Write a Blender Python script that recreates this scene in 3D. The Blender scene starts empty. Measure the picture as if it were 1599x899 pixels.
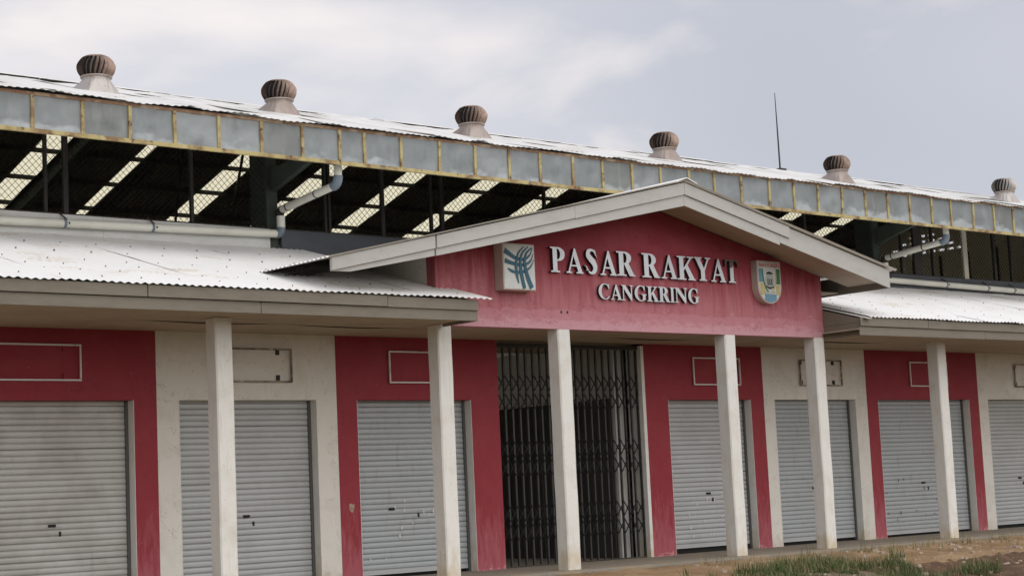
import bpy, bmesh, math, random
from mathutils import Vector, Matrix, noise
random.seed(7)
SC = bpy.context.scene
COL = SC.collection

# ------------------------------------------------------------------ camera
cam_d = bpy.data.cameras.new('camera')
cam = bpy.data.objects.new('camera', cam_d)
COL.objects.link(cam)
F_PX, YAW, PITCH, ROLL = 2774.36, 0.70294877, 0.11608217, -0.04608105
fw = Vector((math.sin(YAW)*math.cos(PITCH), math.cos(YAW)*math.cos(PITCH), math.sin(PITCH)))
r0 = Vector((math.cos(YAW), -math.sin(YAW), 0)); u0 = r0.cross(fw)
rr = math.cos(ROLL)*r0 + math.sin(ROLL)*u0
uu = -math.sin(ROLL)*r0 + math.cos(ROLL)*u0
cam.matrix_world = Matrix(((rr.x, uu.x, -fw.x, 0.0), (rr.y, uu.y, -fw.y, -21.302), (rr.z, uu.z, -fw.z, 1.1114), (0, 0, 0, 1)))
cam_d.sensor_fit = 'HORIZONTAL'; cam_d.sensor_width = 36.0
cam_d.lens = F_PX/1599*36.0
cam_d.clip_start = 0.1; cam_d.clip_end = 6000
SC.camera = cam

# ------------------------------------------------------------------ sky, sun, exposure
SUN_AZ, SUN_EL = math.radians(180), math.radians(42)     # azimuth clockwise from +Y (into the building)
w = bpy.data.worlds.new('World'); SC.world = w; w.use_nodes = True
nt = w.node_tree; nt.nodes.clear()
def wn(t, **kw):
    n = nt.nodes.new(t)
    for k, v in kw.items(): setattr(n, k, v)
    return n
def wl(a, b): nt.links.new(a, b)
out = wn('ShaderNodeOutputWorld'); bg = wn('ShaderNodeBackground'); bg.inputs['Strength'].default_value = 0.070
sky = wn('ShaderNodeTexSky', sky_type='NISHITA'); sky.sun_disc = False
sky.sun_elevation = SUN_EL; sky.sun_rotation = SUN_AZ; sky.air_density = 1.0; sky.dust_density = 2.0
tc = wn('ShaderNodeTexCoord')
# clouds lie on a flat layer: direction / (height + a little)
sep = wn('ShaderNodeSeparateXYZ'); wl(tc.outputs['Generated'], sep.inputs[0])
hz = wn('ShaderNodeMath', operation='MAXIMUM'); wl(sep.outputs['Z'], hz.inputs[0]); hz.inputs[1].default_value = 0.0
ha = wn('ShaderNodeMath', operation='ADD'); wl(hz.outputs[0], ha.inputs[0]); ha.inputs[1].default_value = 0.16
dvx = wn('ShaderNodeMath', operation='DIVIDE'); wl(sep.outputs['X'], dvx.inputs[0]); wl(ha.outputs[0], dvx.inputs[1])
dvy = wn('ShaderNodeMath', operation='DIVIDE'); wl(sep.outputs['Y'], dvy.inputs[0]); wl(ha.outputs[0], dvy.inputs[1])
cmb = wn('ShaderNodeCombineXYZ'); wl(dvx.outputs[0], cmb.inputs[0]); wl(dvy.outputs[0], cmb.inputs[1])
n1 = wn('ShaderNodeTexNoise'); n1.inputs['Scale'].default_value = 1.35; n1.inputs['Detail'].default_value = 6; n1.inputs['Roughness'].default_value = 0.5
n1.inputs['Distortion'].default_value = 0.3
mp = wn('ShaderNodeMapping'); mp.inputs['Location'].default_value = (10.629, -13.616, 0.0); wl(cmb.outputs[0], mp.inputs[0]); wl(mp.outputs[0], n1.inputs['Vector'])
n2 = wn('ShaderNodeTexNoise'); n2.inputs['Scale'].default_value = 0.42; n2.inputs['Detail'].default_value = 2
mp2 = wn('ShaderNodeMapping'); mp2.inputs['Location'].default_value = (11.886, -14.449, 0.0); wl(cmb.outputs[0], mp2.inputs[0]); wl(mp2.outputs[0], n2.inputs['Vector'])
cr1 = wn('ShaderNodeValToRGB')      # bright broken tops of the cloud
cr1.color_ramp.elements[0].position = 0.53; cr1.color_ramp.elements[0].color = (0, 0, 0, 1)
cr1.color_ramp.elements[1].position = 0.78; cr1.color_ramp.elements[1].color = (1, 1, 1, 1)
wl(n1.outputs['Fac'], cr1.inputs['Fac'])
cr2 = wn('ShaderNodeValToRGB')      # the broad grey sheet
cr2.color_ramp.elements[0].position = 0.35; cr2.color_ramp.elements[0].color = (4.65, 4.78, 5.35, 1)
cr2.color_ramp.elements[1].position = 0.65; cr2.color_ramp.elements[1].color = (6.5, 6.45, 6.8, 1)
wl(n2.outputs['Fac'], cr2.inputs['Fac'])
mixA = wn('ShaderNodeMix', data_type='RGBA'); mixA.inputs['Factor'].default_value = 0.85
wl(sky.outputs[0], mixA.inputs[6]); wl(cr2.outputs[0], mixA.inputs[7])
mixB = wn('ShaderNodeMix', data_type='RGBA'); wl(cr1.outputs[0], mixB.inputs['Factor'])
wl(mixA.outputs[2], mixB.inputs[6]); mixB.inputs[7].default_value = (9.6, 8.75, 8.3, 1)
wl(mixB.outputs[2], bg.inputs['Color']); wl(bg.outputs[0], out.inputs[0])

sun_d = bpy.data.lights.new('sun', 'SUN'); sun_d.energy = 1.5; sun_d.angle = math.radians(105); sun_d.color = (1.0, 0.97, 0.93)
sun = bpy.data.objects.new('sun', sun_d); COL.objects.link(sun)
sv = Vector((math.sin(SUN_AZ)*math.cos(SUN_EL), math.cos(SUN_AZ)*math.cos(SUN_EL), math.sin(SUN_EL)))
sun.rotation_euler = sv.to_track_quat('Z', 'Y').to_euler(); sun.location = sv*60
SC.view_settings.view_transform = 'Standard'; SC.view_settings.look = 'None'
SC.view_settings.exposure = 0.74; SC.view_settings.gamma = 1.0; SC.view_settings.use_curve_mapping = False

# ------------------------------------------------------------------ materials
MATS = {}
def mat(name, col, rough=0.7, metal=0.0, layers=(), bump=0.0, bump_scale=40.0, spec=0.5, bump_stretch=(1, 1, 1), crack=0.0):
    """layers: (colour, scale, stretch xyz, low, high, strength[, zlow, zhigh]) noise patches of wear and tone laid over the base colour;
    zlow..zhigh limits a layer to a ragged band of height."""
    m = bpy.data.materials.new(name); m.use_nodes = True
    t = m.node_tree; b = t.nodes['Principled BSDF']; L = t.links.new
    b.inputs['Roughness'].default_value = rough; b.inputs['Metallic'].default_value = metal
    b.inputs['Specular IOR Level'].default_value = spec
    g = t.nodes.new('ShaderNodeNewGeometry')
    rgb = t.nodes.new('ShaderNodeRGB'); rgb.outputs[0].default_value = (*col, 1); cur = rgb.outputs[0]
    def nz(scale, stretch, detail=3):
        v = t.nodes.new('ShaderNodeVectorMath'); v.operation = 'MULTIPLY'; L(g.outputs['Position'], v.inputs[0]); v.inputs[1].default_value = stretch
        n = t.nodes.new('ShaderNodeTexNoise'); n.inputs['Scale'].default_value = scale; n.inputs['Detail'].default_value = detail
        n.inputs['Roughness'].default_value = 0.6; L(v.outputs[0], n.inputs['Vector']); return n
    for ly in layers:
        c, s, st, lo, hi, k = ly[:6]
        n = nz(s, st)
        mr = t.nodes.new('ShaderNodeMapRange'); mr.inputs[1].default_value = lo; mr.inputs[2].default_value = hi; mr.inputs[4].default_value = k
        fac_in = n.outputs['Fac']
        if len(ly) > 6:      # ragged band: noise pushed up below zlow and down above zhigh
            sp = t.nodes.new('ShaderNodeSeparateXYZ'); L(g.outputs['Position'], sp.inputs[0])
            zr = t.nodes.new('ShaderNodeMapRange'); zr.inputs[1].default_value = ly[6]; zr.inputs[2].default_value = ly[7]
            zr.inputs[3].default_value = 0.35; zr.inputs[4].default_value = -0.35; L(sp.outputs['Z'], zr.inputs[0])
            ad = t.nodes.new('ShaderNodeMath'); ad.operation = 'ADD'; L(fac_in, ad.inputs[0]); L(zr.outputs[0], ad.inputs[1]); fac_in = ad.outputs[0]
        L(fac_in, mr.inputs[0])
        mx = t.nodes.new('ShaderNodeMix'); mx.data_type = 'RGBA'; L(mr.outputs[0], mx.inputs['Factor']); L(cur, mx.inputs[6]); mx.inputs[7].default_value = (*c, 1)
        cur = mx.outputs[2]
    if crack:      # hairline cracks where a slow noise crosses its middle value
        n = nz(1.1, (1, 1, 1), 6); sb = t.nodes.new('ShaderNodeMath'); sb.operation = 'SUBTRACT'; L(n.outputs['Fac'], sb.inputs[0]); sb.inputs[1].default_value = .5
        ab = t.nodes.new('ShaderNodeMath'); ab.operation = 'ABSOLUTE'; L(sb.outputs[0], ab.inputs[0])
        mr = t.nodes.new('ShaderNodeMapRange'); mr.inputs[1].default_value = .0; mr.inputs[2].default_value = .0035; mr.inputs[3].default_value = crack; mr.inputs[4].default_value = 0; L(ab.outputs[0], mr.inputs[0])
        mx = t.nodes.new('ShaderNodeMix'); mx.data_type = 'RGBA'; L(mr.outputs[0], mx.inputs['Factor']); L(cur, mx.inputs[6]); mx.inputs[7].default_value = (col[0]*.35, col[1]*.35, col[2]*.35, 1); cur = mx.outputs[2]
    L(cur, b.inputs['Base Color'])
    if bump:
        n = nz(bump_scale, bump_stretch, 2); bp = t.nodes.new('ShaderNodeBump'); bp.inputs['Strength'].default_value = bump; bp.inputs['Distance'].default_value = 0.02
        L(n.outputs['Fac'], bp.inputs['Height']); L(bp.outputs[0], b.inputs['Normal'])
    MATS[name] = m
    return m
V1 = (1, 1, 1); STK = (4, 4, 0.35)
mat('white_paint', (.69, .68, .64), .75, 0, [((.40, .36, .30), 22, V1, .66, .71, .5), ((.50, .46, .38), 3, V1, .5, .8, .5), ((.45, .40, .32), 6, STK, .55, .8, .45), ((.50, .38, .20), 7, (1, 1, .6), .42, .85, .7, -.15, .7)], .25, 60)
mat('white_wall', (.68, .65, .59), .8, 0, [((.33, .29, .24), 17, (1, 1, .7), .67, .72, .5), ((.46, .42, .34), 2.2, V1, .48, .8, .55), ((.36, .32, .26), 5, STK, .6, .82, .5), ((.42, .32, .18), 7, (1, 1, .6), .45, .85, .6, -.15, .5)], .3, 50, crack=.5)
mat('cream_ceiling', (.42, .35, .26), .85, 0, [((.30, .23, .16), 1.6, V1, .45, .75, .6)], .2, 30)
mat('red_wall', (.255, .018, .030), .7, 0, [((.42, .20, .21), 24, (1, 1, .6), .69, .73, .6), ((.29, .04, .05), 2.0, V1, .45, .75, .6), ((.42, .13, .155), 5, (3, 3, .5), .52, .85, .55, .1, 1.9), ((.55, .30, .30), 14, V1, .60, .75, .7, -.1, .3)], .25, 60, crack=.5)
mat('red_gable', (.26, .026, .042), .75, 0, [((.31, .06, .072), 2.4, (1, 1, 1.6), .40, .75, .65), ((.42, .15, .17), 3, STK, .30, .85, .9, 3.85, 4.75), ((.52, .27, .28), 6.5, V1, .66, .70, .4, 3.5, 4.3),
    ((.46, .19, .225), 4, (1, 1, 1.5), .49, .56, .8, 3.74, 3.86), ((.55, .32, .355), 6, (1, 1, 2.5), .50, .75, .6, 3.55, 3.85)], .25, 50, crack=.5)
mat('board_paint', (.45, .44, .41), .75, 0, [((.35, .335, .30), 2.5, (1, 1, 3), .48, .8, .55), ((.30, .27, .22), 16, V1, .66, .74, .6)], .15, 60)
mat('board_old', (.19, .167, .132), .8, 0, [((.135, .115, .085), 2.5, (1, 1, 3), .45, .75, .6), ((.22, .19, .15), 18, V1, .66, .74, .6)], .15, 60)
mat('soffit', (.46, .38, .30), .85, 0, [((.34, .27, .20), 2, V1, .45, .75, .5)], .1, 40)
mat('roof_sheet', (.84, .835, .82), .45, 0.05, [((.70, .68, .64), 1.2, (1, .5, 1), .5, .8, .5), ((.56, .42, .24), 1.1, (.8, 1.6, 1), .60, .74, .55), ((.30, .18, .09), 7, (.6, 2.2, 1), .72, .77, .8)], .05, 20)
mat('hall_sheet', (.74, .73, .71), .42, 0.1, [((.42, .40, .37), .9, (1, .3, 1), .45, .7, .7), ((.42, .32, .22), 3, (1, .4, 1), .62, .78, .5)], .08, 12)
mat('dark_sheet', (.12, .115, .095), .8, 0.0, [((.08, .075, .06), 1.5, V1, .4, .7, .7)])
mat('dark_steel', (.030, .027, .024), .75, 0.0, [((.045, .03, .022), 5, V1, .5, .75, .6)])
mat('wire', (.016, .015, .013), .85, 0.0, spec=.1)
mat('green_steel', (.045, .058, .046), .7, 0.0, [((.03, .034, .027), 3, V1, .45, .75, .7)])
mat('zinc_panel', (.215, .235, .24), .5, 0.2, [((.15, .165, .165), 2.2, V1, .42, .7, .7), ((.42, .45, .47), 1.25, (1, 1, 1.4), .60, .70, .75, 5.95, 6.65), ((.27, .285, .285), 6, (1, 1, .25), .5, .72, .6), ((.28, .22, .16), 9, V1, .68, .76, .5)], .35, 5)
mat('zinc_pale', (.26, .28, .285), .5, 0.2, [((.15, .165, .165), 2.2, V1, .42, .7, .7), ((.42, .45, .47), 1.25, (1, 1, 1.4), .60, .70, .75, 5.95, 6.65), ((.27, .285, .285), 6, (1, 1, .25), .5, .72, .6), ((.28, .22, .16), 9, V1, .68, .76, .5)], .35, 5)
mat('zinc_dull', (.18, .19, .182), .5, 0.2, [((.15, .165, .165), 2.2, V1, .42, .7, .7), ((.42, .45, .47), 1.25, (1, 1, 1.4), .60, .70, .75, 5.95, 6.65), ((.27, .285, .285), 6, (1, 1, .25), .5, .72, .6), ((.28, .22, .16), 9, V1, .68, .76, .5)], .35, 5)
mat('ochre_batten', (.42, .35, .155), .8, 0, [((.20, .115, .055), 4, V1, .44, .62, .9), ((.50, .45, .27), 7, V1, .58, .72, .6), ((.07, .045, .03), 8, V1, .60, .68, .85)], .3, 60)
mat('rust_edge', (.26, .15, .09), .85, 0, [((.44, .33, .22), 6, V1, .45, .62, .9), ((.10, .06, .04), 8, V1, .58, .7, .8)], .3, 40)
mat('shutter', (.41, .42, .42), .5, 0.15, [((.335, .34, .335), 1.3, V1, .42, .72, .7), ((.26, .25, .23), 6, (1.5, 1, .5), .62, .8, .5)], .05, 30)
mat('shutter_cool', (.36, .385, .395), .5, 0.15, [((.335, .34, .335), 1.3, V1, .42, .72, .7), ((.26, .25, .23), 6, (1.5, 1, .5), .55, .75, .6)], .05, 30)
mat('shutter_warm', (.43, .425, .405), .5, 0.15, [((.30, .285, .26), 1.9, V1, .42, .72, .7), ((.26, .25, .23), 6, (1.5, 1, .5), .62, .8, .5)], .05, 30)
mat('shutter_dark', (.10, .10, .098), .6, .3)
mat('black_gap', (.012, .012, .012), .9)
mat('gate_metal', (.035, .034, .034), .5, .4, [((.06, .045, .035), 6, V1, .55, .75, .6)])
mat('grey_wall', (.70, .69, .65), .85, 0, [((.55, .54, .50), 1.4, V1, .42, .72, .7)], .2, 40)
mat('dark_panel', (.07, .065, .058), .75, .1, [((.045, .04, .036), 2, V1, .42, .72, .7)])
mat('end_cladding', (.62, .58, .48), .8, 0, [((.48, .44, .36), 1.2, (1, 1, .4), .42, .72, .7)], .1, 20)
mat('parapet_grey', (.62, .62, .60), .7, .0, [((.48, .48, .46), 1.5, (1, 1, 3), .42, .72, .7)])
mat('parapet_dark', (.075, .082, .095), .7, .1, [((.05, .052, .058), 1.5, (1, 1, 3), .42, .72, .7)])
mat('pvc', (.74, .73, .65), .45, 0, [((.58, .56, .48), 2.5, V1, .48, .75, .6)])
mat('pvc_grey', (.15, .19, .23), .45, 0)
mat('rubber', (.03, .03, .03), .7)
mat('vent_brown', (.27, .19, .15), .42, .55, [((.46, .37, .30), 5, (1, 1, .5), .5, .75, .6), ((.12, .07, .05), 8, V1, .5, .7, .7)])
mat('vent_skirt', (.35, .30, .27), .5, .4, [((.22, .165, .135), 4, V1, .42, .7, .7)])
mat('vent_bright', (.44, .41, .385), .45, .4, [((.28, .22, .18), 5, V1, .5, .72, .7)])
mat('steel_letter', (.52, .53, .545), .36, .5, [((.38, .38, .39), 4, V1, .45, .7, .6)])
mat('steel_dark_top', (.52, .53, .545), .36, .5, [((.11, .075, .06), 9, V1, .42, .58, .95, 4.66, 4.54)])  # letter steel turning dark brown towards the top, with a ragged edge
mat('letter_side', (.045, .035, .035), .6, .3)
mat('sign_white', (.62, .635, .615), .45, 0, [((.42, .42, .38), 4, V1, .45, .75, .5)])
mat('sign_side', (.50, .42, .38), .6, 0, [((.38, .30, .26), 4, V1, .42, .7, .6)])
mat('ink_teal', (.016, .10, .15), .5); mat('crest_red', (.42, .05, .05), .5); mat('crest_blue', (.12, .27, .36), .5)
mat('crest_green', (.03, .16, .07), .5); mat('crest_yellow', (.50, .42, .18), .5); mat('crest_black', (.02, .02, .02), .5); mat('crest_grey', (.40, .42, .40), .5)
mat('frame_white', (.62, .58, .56), .6, .1, [((.30, .20, .16), 8, V1, .6, .72, .7)])
mat('frame_rust', (.30, .26, .20), .7, .1, [((.09, .06, .045), 6, V1, .45, .6, .9), ((.60, .57, .50), 5, V1, .56, .66, .9)])
mat('concrete', (.21, .185, .15), .9, 0, [((.30, .225, .13), 1.6, V1, .42, .68, .8), ((.13, .11, .09), 5, V1, .52, .75, .6)], .4, 30)
mat('earth', (.225, .135, .062), .95, 0, [((.32, .215, .115), 1.1, V1, .40, .62, .9), ((.14, .085, .05), 2.6, V1, .55, .72, .7), ((.46, .38, .27), 14, V1, .62, .72, .6)], .9, 14)
mat('red_soil', (.078, .040, .019), .95, 0, [((.15, .085, .045), 3.5, V1, .48, .68, .8), ((.32, .22, .15), 16, V1, .62, .70, .7)], 1.0, 12)
mat('stone', (.38, .31, .24), .9, 0, [((.22, .14, .10), 9, V1, .45, .65, .7)], .4, 30)
mat('grass', (.060, .098, .020), .7, 0, [((.13, .12, .045), 2.2, V1, .5, .7, .8), ((.03, .055, .012), 5, V1, .5, .65, .7)])
mat('dry_grass', (.30, .24, .13), .8, 0)
mat('ground', (.12, .09, .055), .95, 0, [((.18, .13, .075), .5, V1, .42, .66, .8), ((.09, .11, .035), .9, V1, .52, .62, .8)], .6, 6)
m = bpy.data.materials.new('skylight'); m.use_nodes = True; MATS['skylight'] = m      # translucent fibreglass roof sheet
t = m.node_tree; t.nodes.clear(); o_ = t.nodes.new('ShaderNodeOutputMaterial'); tr = t.nodes.new('ShaderNodeBsdfTranslucent'); df = t.nodes.new('ShaderNodeBsdfDiffuse')
tr.inputs[0].default_value = (.92, .86, .62, 1); df.inputs[0].default_value = (.6, .58, .44, 1); ms = t.nodes.new('ShaderNodeMixShader'); ms.inputs[0].default_value = .12
t.links.new(tr.outputs[0], ms.inputs[1]); t.links.new(df.outputs[0], ms.inputs[2]); t.links.new(ms.outputs[0], o_.inputs[0])

# ------------------------------------------------------------------ mesh helpers
WORLD = {}
def set_parent(o, parent):
    o.parent = parent; o.matrix_parent_inverse = WORLD.get(parent.name, Matrix()).inverted()
def new_obj(name, data, parent=None, mats=None, label=None):
    o = bpy.data.objects.new(name, data); COL.objects.link(o)
    if parent is not None: set_parent(o, parent)
    if mats:
        for k in (mats if isinstance(mats, (list, tuple)) else [mats]): data.materials.append(MATS[k])
    if label: o['label'] = label
    return o
class MB:
    """collects faces for ONE mesh object"""
    def __init__(s): s.v = []; s.f = []; s.m = []; s.sm = []
    def add(s, vs, fs, mi=0, smooth=False):
        b = len(s.v); s.v += [tuple(p) for p in vs]
        for f in fs: s.f.append([i+b for i in f]); s.m.append(mi); s.sm.append(smooth)
    def box(s, x0, x1, y0, y1, z0, z1, mi=0):
        s.add([(x0,y0,z0),(x1,y0,z0),(x1,y1,z0),(x0,y1,z0),(x0,y0,z1),(x1,y0,z1),(x1,y1,z1),(x0,y1,z1)],
              [(0,3,2,1),(4,5,6,7),(0,1,5,4),(1,2,6,5),(2,3,7,6),(3,0,4,7)], mi)
    def prism(s, poly, a, b, axis='y', mi=0):
        """poly in the two other axes (x,z for y; y,z for x; x,y for z), extruded from a to b"""
        n = len(poly)
        def p3(p, c): return (p[0], c, p[1]) if axis == 'y' else ((c, p[0], p[1]) if axis == 'x' else (p[0], p[1], c))
        vs = [p3(p, a) for p in poly]+[p3(p, b) for p in poly]
        fs = [tuple(range(n)), tuple(range(2*n-1, n-1, -1))]+[(i, i+n, (i+1) % n+n, (i+1) % n) for i in range(n)]
        s.add(vs, fs, mi)
    def bar(s, a, b, wx, wz, up=(0, 0, 1), mi=0):
        a, b = Vector(a), Vector(b); d = (b-a).normalized(); x = d.cross(Vector(up))
        if x.length < 1e-4: x = Vector((1, 0, 0))
        x.normalize(); z = x.cross(d)
        vs = [c+x*sx*wx/2+z*sz*wz/2 for c in (a, b) for sx, sz in ((-1,-1),(1,-1),(1,1),(-1,1))]
        s.add(vs, [(0,1,2,3),(7,6,5,4),(0,4,5,1),(1,5,6,2),(2,6,7,3),(3,7,4,0)], mi)
    def tube(s, pts, rad, n=12, mi=0, cap=True):
        rings = []; pts = [Vector(p) for p in pts]
        for i, p in enumerate(pts):
            d = (pts[min(i+1, len(pts)-1)]-pts[max(i-1, 0)]).normalized()
            x = d.cross(Vector((0, 0, 1)))
            if x.length < 1e-3: x = d.cross(Vector((0, 1, 0)))
            x.normalize(); z = x.cross(d); rd = rad[i] if isinstance(rad, (list, tuple)) else rad
            rings.append([p+(x*math.cos(2*math.pi*k/n)+z*math.sin(2*math.pi*k/n))*rd for k in range(n)])
        vs = [q for r in rings for q in r]; fs = []
        for i in range(len(rings)-1):
            for k in range(n): fs.append((i*n+k, i*n+(k+1) % n, (i+1)*n+(k+1) % n, (i+1)*n+k))
        s.add(vs, fs, mi, True)
        if cap: s.add(rings[0], [tuple(range(n-1, -1, -1))], mi); s.add(rings[-1], [tuple(range(n))], mi)
    def lathe(s, prof, c, n=24, mi=0):
        vs = [(c[0]+r*math.cos(2*math.pi*k/n), c[1]+r*math.sin(2*math.pi*k/n), c[2]+z) for r, z in prof for k in range(n)]
        fs = [(i*n+k, i*n+(k+1) % n, (i+1)*n+(k+1) % n, (i+1)*n+k) for i in range(len(prof)-1) for k in range(n)]
        s.add(vs, fs, mi, True)
    def mesh(s, name='m'):
        me = bpy.data.meshes.new(name); me.from_pydata(s.v, [], s.f)
        me.polygons.foreach_set('material_index', s.m); me.polygons.foreach_set('use_smooth', s.sm); me.update()
        return me
    def build(s, name, mats, parent=None, label=None, bevel=0.0, recalc=True):
        me = s.mesh(name)
        if recalc or bevel:
            bm = bmesh.new(); bm.from_mesh(me)
            if recalc: bmesh.ops.recalc_face_normals(bm, faces=bm.faces)
            if bevel:
                es = [e for e in bm.edges if len(e.link_faces) == 2 and e.calc_face_angle(0) > 0.6]
                bmesh.ops.bevel(bm, geom=es, offset=bevel, segments=2, affect='EDGES', profile=.6)
            bm.to_mesh(me); bm.free()
        return new_obj(name, me, parent, mats, label)
def thing(name, label, cat, loc=(0, 0, 0), group=None):
    o = bpy.data.objects.new(name, None); COL.objects.link(o); o.location = loc; o.empty_display_size = .3
    WORLD[o.name] = Matrix.Translation(loc)
    tag(o, label, cat, group); return o
def tag(o, label, cat, group=None):
    o['label'] = label; o['category'] = cat
    if group: o['group'] = group
    return o
def struct(o, kind='structure'): o['kind'] = kind; return o
def fbm(x, y, z=0.0): return noise.fractal(Vector((x, y, z)), 1.0, 2.0, 4)
def corr(O, U, Vv, lu, lv, pitch=.1, amp=.011, rows=6, seg=6, warp=.0, seed=0.0, lift=0.0):
    """corrugated sheet: O corner, U unit vector across the waves, V unit vector along them"""
    O, U, Vv = Vector(O), Vector(U).normalized(), Vector(Vv).normalized(); N = U.cross(Vv).normalized()
    if N.z < 0: N = -N
    n = max(2, int(round(lu/pitch*seg))); vs = []; fs = []
    for j in range(rows+1):
        for i in range(n+1):
            a = lu*i/n; b = lv*j/rows
            h = amp*math.cos(2*math.pi*a/pitch) + warp*fbm(a*1.3+seed, b*.6+seed*1.7) + lift*(a/lu)
            vs.append(O+U*a+Vv*b+N*h)
    for j in range(rows):
        for i in range(n): k = j*(n+1)+i; fs.append((k, k+1, k+n+2, k+n+1))
    mb = MB(); mb.add(vs, fs, 0, True); return mb

# ================================================================== THE SETTING

# ---- ground: one sheet to the horizon, fine where the camera sees it
def axis(dense0, dense1, step, far):
    a = []; x = dense0
    while x < dense1: a.append(x); x += step
    a.append(dense1); lo = dense0; d = step
    while lo > -far: d *= 1.6; lo -= d; a.insert(0, lo)
    hi = dense1; d = step
    while hi < far: d *= 1.6; hi += d; a.append(hi)
    return a
def edge_y(x): return -4.5 + .45*fbm(x*.45, 3.1) + .09*fbm(x*2.1, 8.0)
def ground_z(x, y):
    if y > -1.95: return -.40
    e = edge_y(x); soil = min(1, max(0, (x-19.6+1.2*fbm(x*.5, y*.5, 2))/1.5))
    if y > e:
        k = max(0.0, (y+2.0)/(e+2.0)); z = -.045 - .125*k**1.2
    else:
        k = min(1, (e-y)/(.3 if soil > .5 else 1.6)); z = -.17 - (.15*soil+.12*(1-soil))*k - min(.12, .02*(e-y))
    if y < e: z += soil*.13*math.exp(-((x-24.6)/2.2)**2-((y+5.7)/.9)**2)*(1+.8*fbm(x*1.8, y*1.8, 3))
    z += .022*fbm(x*1.9, y*1.9, 1) + (.05*soil*fbm(x*2.7, y*2.7, 5) if y < e else .012*fbm(x*5, y*5))
    return z
xs = axis(15.5, 34.5, .11, 3000); ys = axis(-10.0, -1.95, .10, 3000)
gv = []; gf = []; gm = []
for y in ys:
    for x in xs:
        far = abs(x) > 60 or abs(y) > 60
        gv.append((x, y, -.46 if far else ground_z(x, y)))
nx = len(xs)
for j in range(len(ys)-1):
    for i in range(nx-1):
        k = j*nx+i; gf.append((k, k+1, k+nx+1, k+nx))
        cx_, cy_ = (xs[i]+xs[i+1])/2, (ys[j]+ys[j+1])/2
        e = edge_y(cx_); soil = cx_-19.6+1.2*fbm(cx_*.5, cy_*.5, 2)
        gm.append(0 if cy_ > e else (1 if (soil > .7 and -9 < cy_ and cx_ < 36) else 2))
me = bpy.data.meshes.new('ground'); me.from_pydata(gv, [], gf); me.polygons.foreach_set('material_index', gm); me.polygons.foreach_set('use_smooth', [True]*len(gf)); me.update()
struct(new_obj('ground', me, None, ['earth', 'red_soil', 'ground']))['label'] = 'bare earth, red soil and rough ground before the market'
# ---- veranda slab with a broken front edge
mb = MB(); xs2 = [4.0+i*.12 for i in range(int(37/.12)+1)]
fy = [-2.06-.05*fbm(x*1.7, .3)-.03*fbm(x*6, 4) for x in xs2]
n = len(xs2); vs = []
for x, y in zip(xs2, fy): vs += [(x, 13.0, 0), (x, y+.05, 0), (x, y, -.02-.012*random.random()), (x, y-.02*random.random(), -.5)]
fs = []
for i in range(n-1):
    for k in range(3): a = i*4+k; fs.append((a, a+1, a+5, a+4))
mb.add(vs, fs); struct(mb.build('pavement', 'concrete'))['label'] = 'raised concrete veranda floor with crumbling front edge'

# ================================================================== THE MARKET BUILDING
BLD = thing('market_building', 'long red and white market hall with gabled entrance and corrugated roofs', 'building', (19.26, 0, 0))
CEIL = 3.52
# ---- front wall, one piece for each painted bay: (x0, x1, opening x0, x1, colour)
BAYS = [(8.70, 11.715, 9.15, 11.374, 'red'), (11.715, 14.63, 12.05, 14.28, 'white'), (14.63, 17.672, 14.982, 17.114, 'red'),
        (20.856, 23.789, 21.388, 23.445, 'red'), (23.789, 26.666, 24.07, 26.33, 'white'), (26.666, 30.184, 26.989, 29.865, 'red'), (30.184, 33.2, 30.493, 32.8, 'white')]
OPEN_Z = 2.60; WT = .24
for x0, x1, a, b, c in BAYS:
    mb = MB(); e = .001
    mb.prism([(x0+e, 0), (a, 0), (a, OPEN_Z), (b, OPEN_Z), (b, 0), (x1-e, 0), (x1-e, CEIL+.1), (x0+e, CEIL+.1)], 0.0 if c == 'white' else -.003, WT)
    mb.build('wall', 'red_wall' if c == 'red' else 'white_wall', BLD, ('dark red' if c == 'red' else 'cream white')+' painted wall bay around a roller shutter')
for x0, x1 in ((4.0, 8.70), (33.2, 40.0)):
    mb = MB(); mb.box(x0, x1, 0, WT, 0, CEIL+.1); mb.build('wall', 'white_wall', BLD)
mb = MB(); mb.box(20.79, 20.858, -.006, .35, 0, CEIL-.02); mb.build('door_jamb', 'white_paint', BLD, 'pale jamb on the right of the folding gate')
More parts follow.
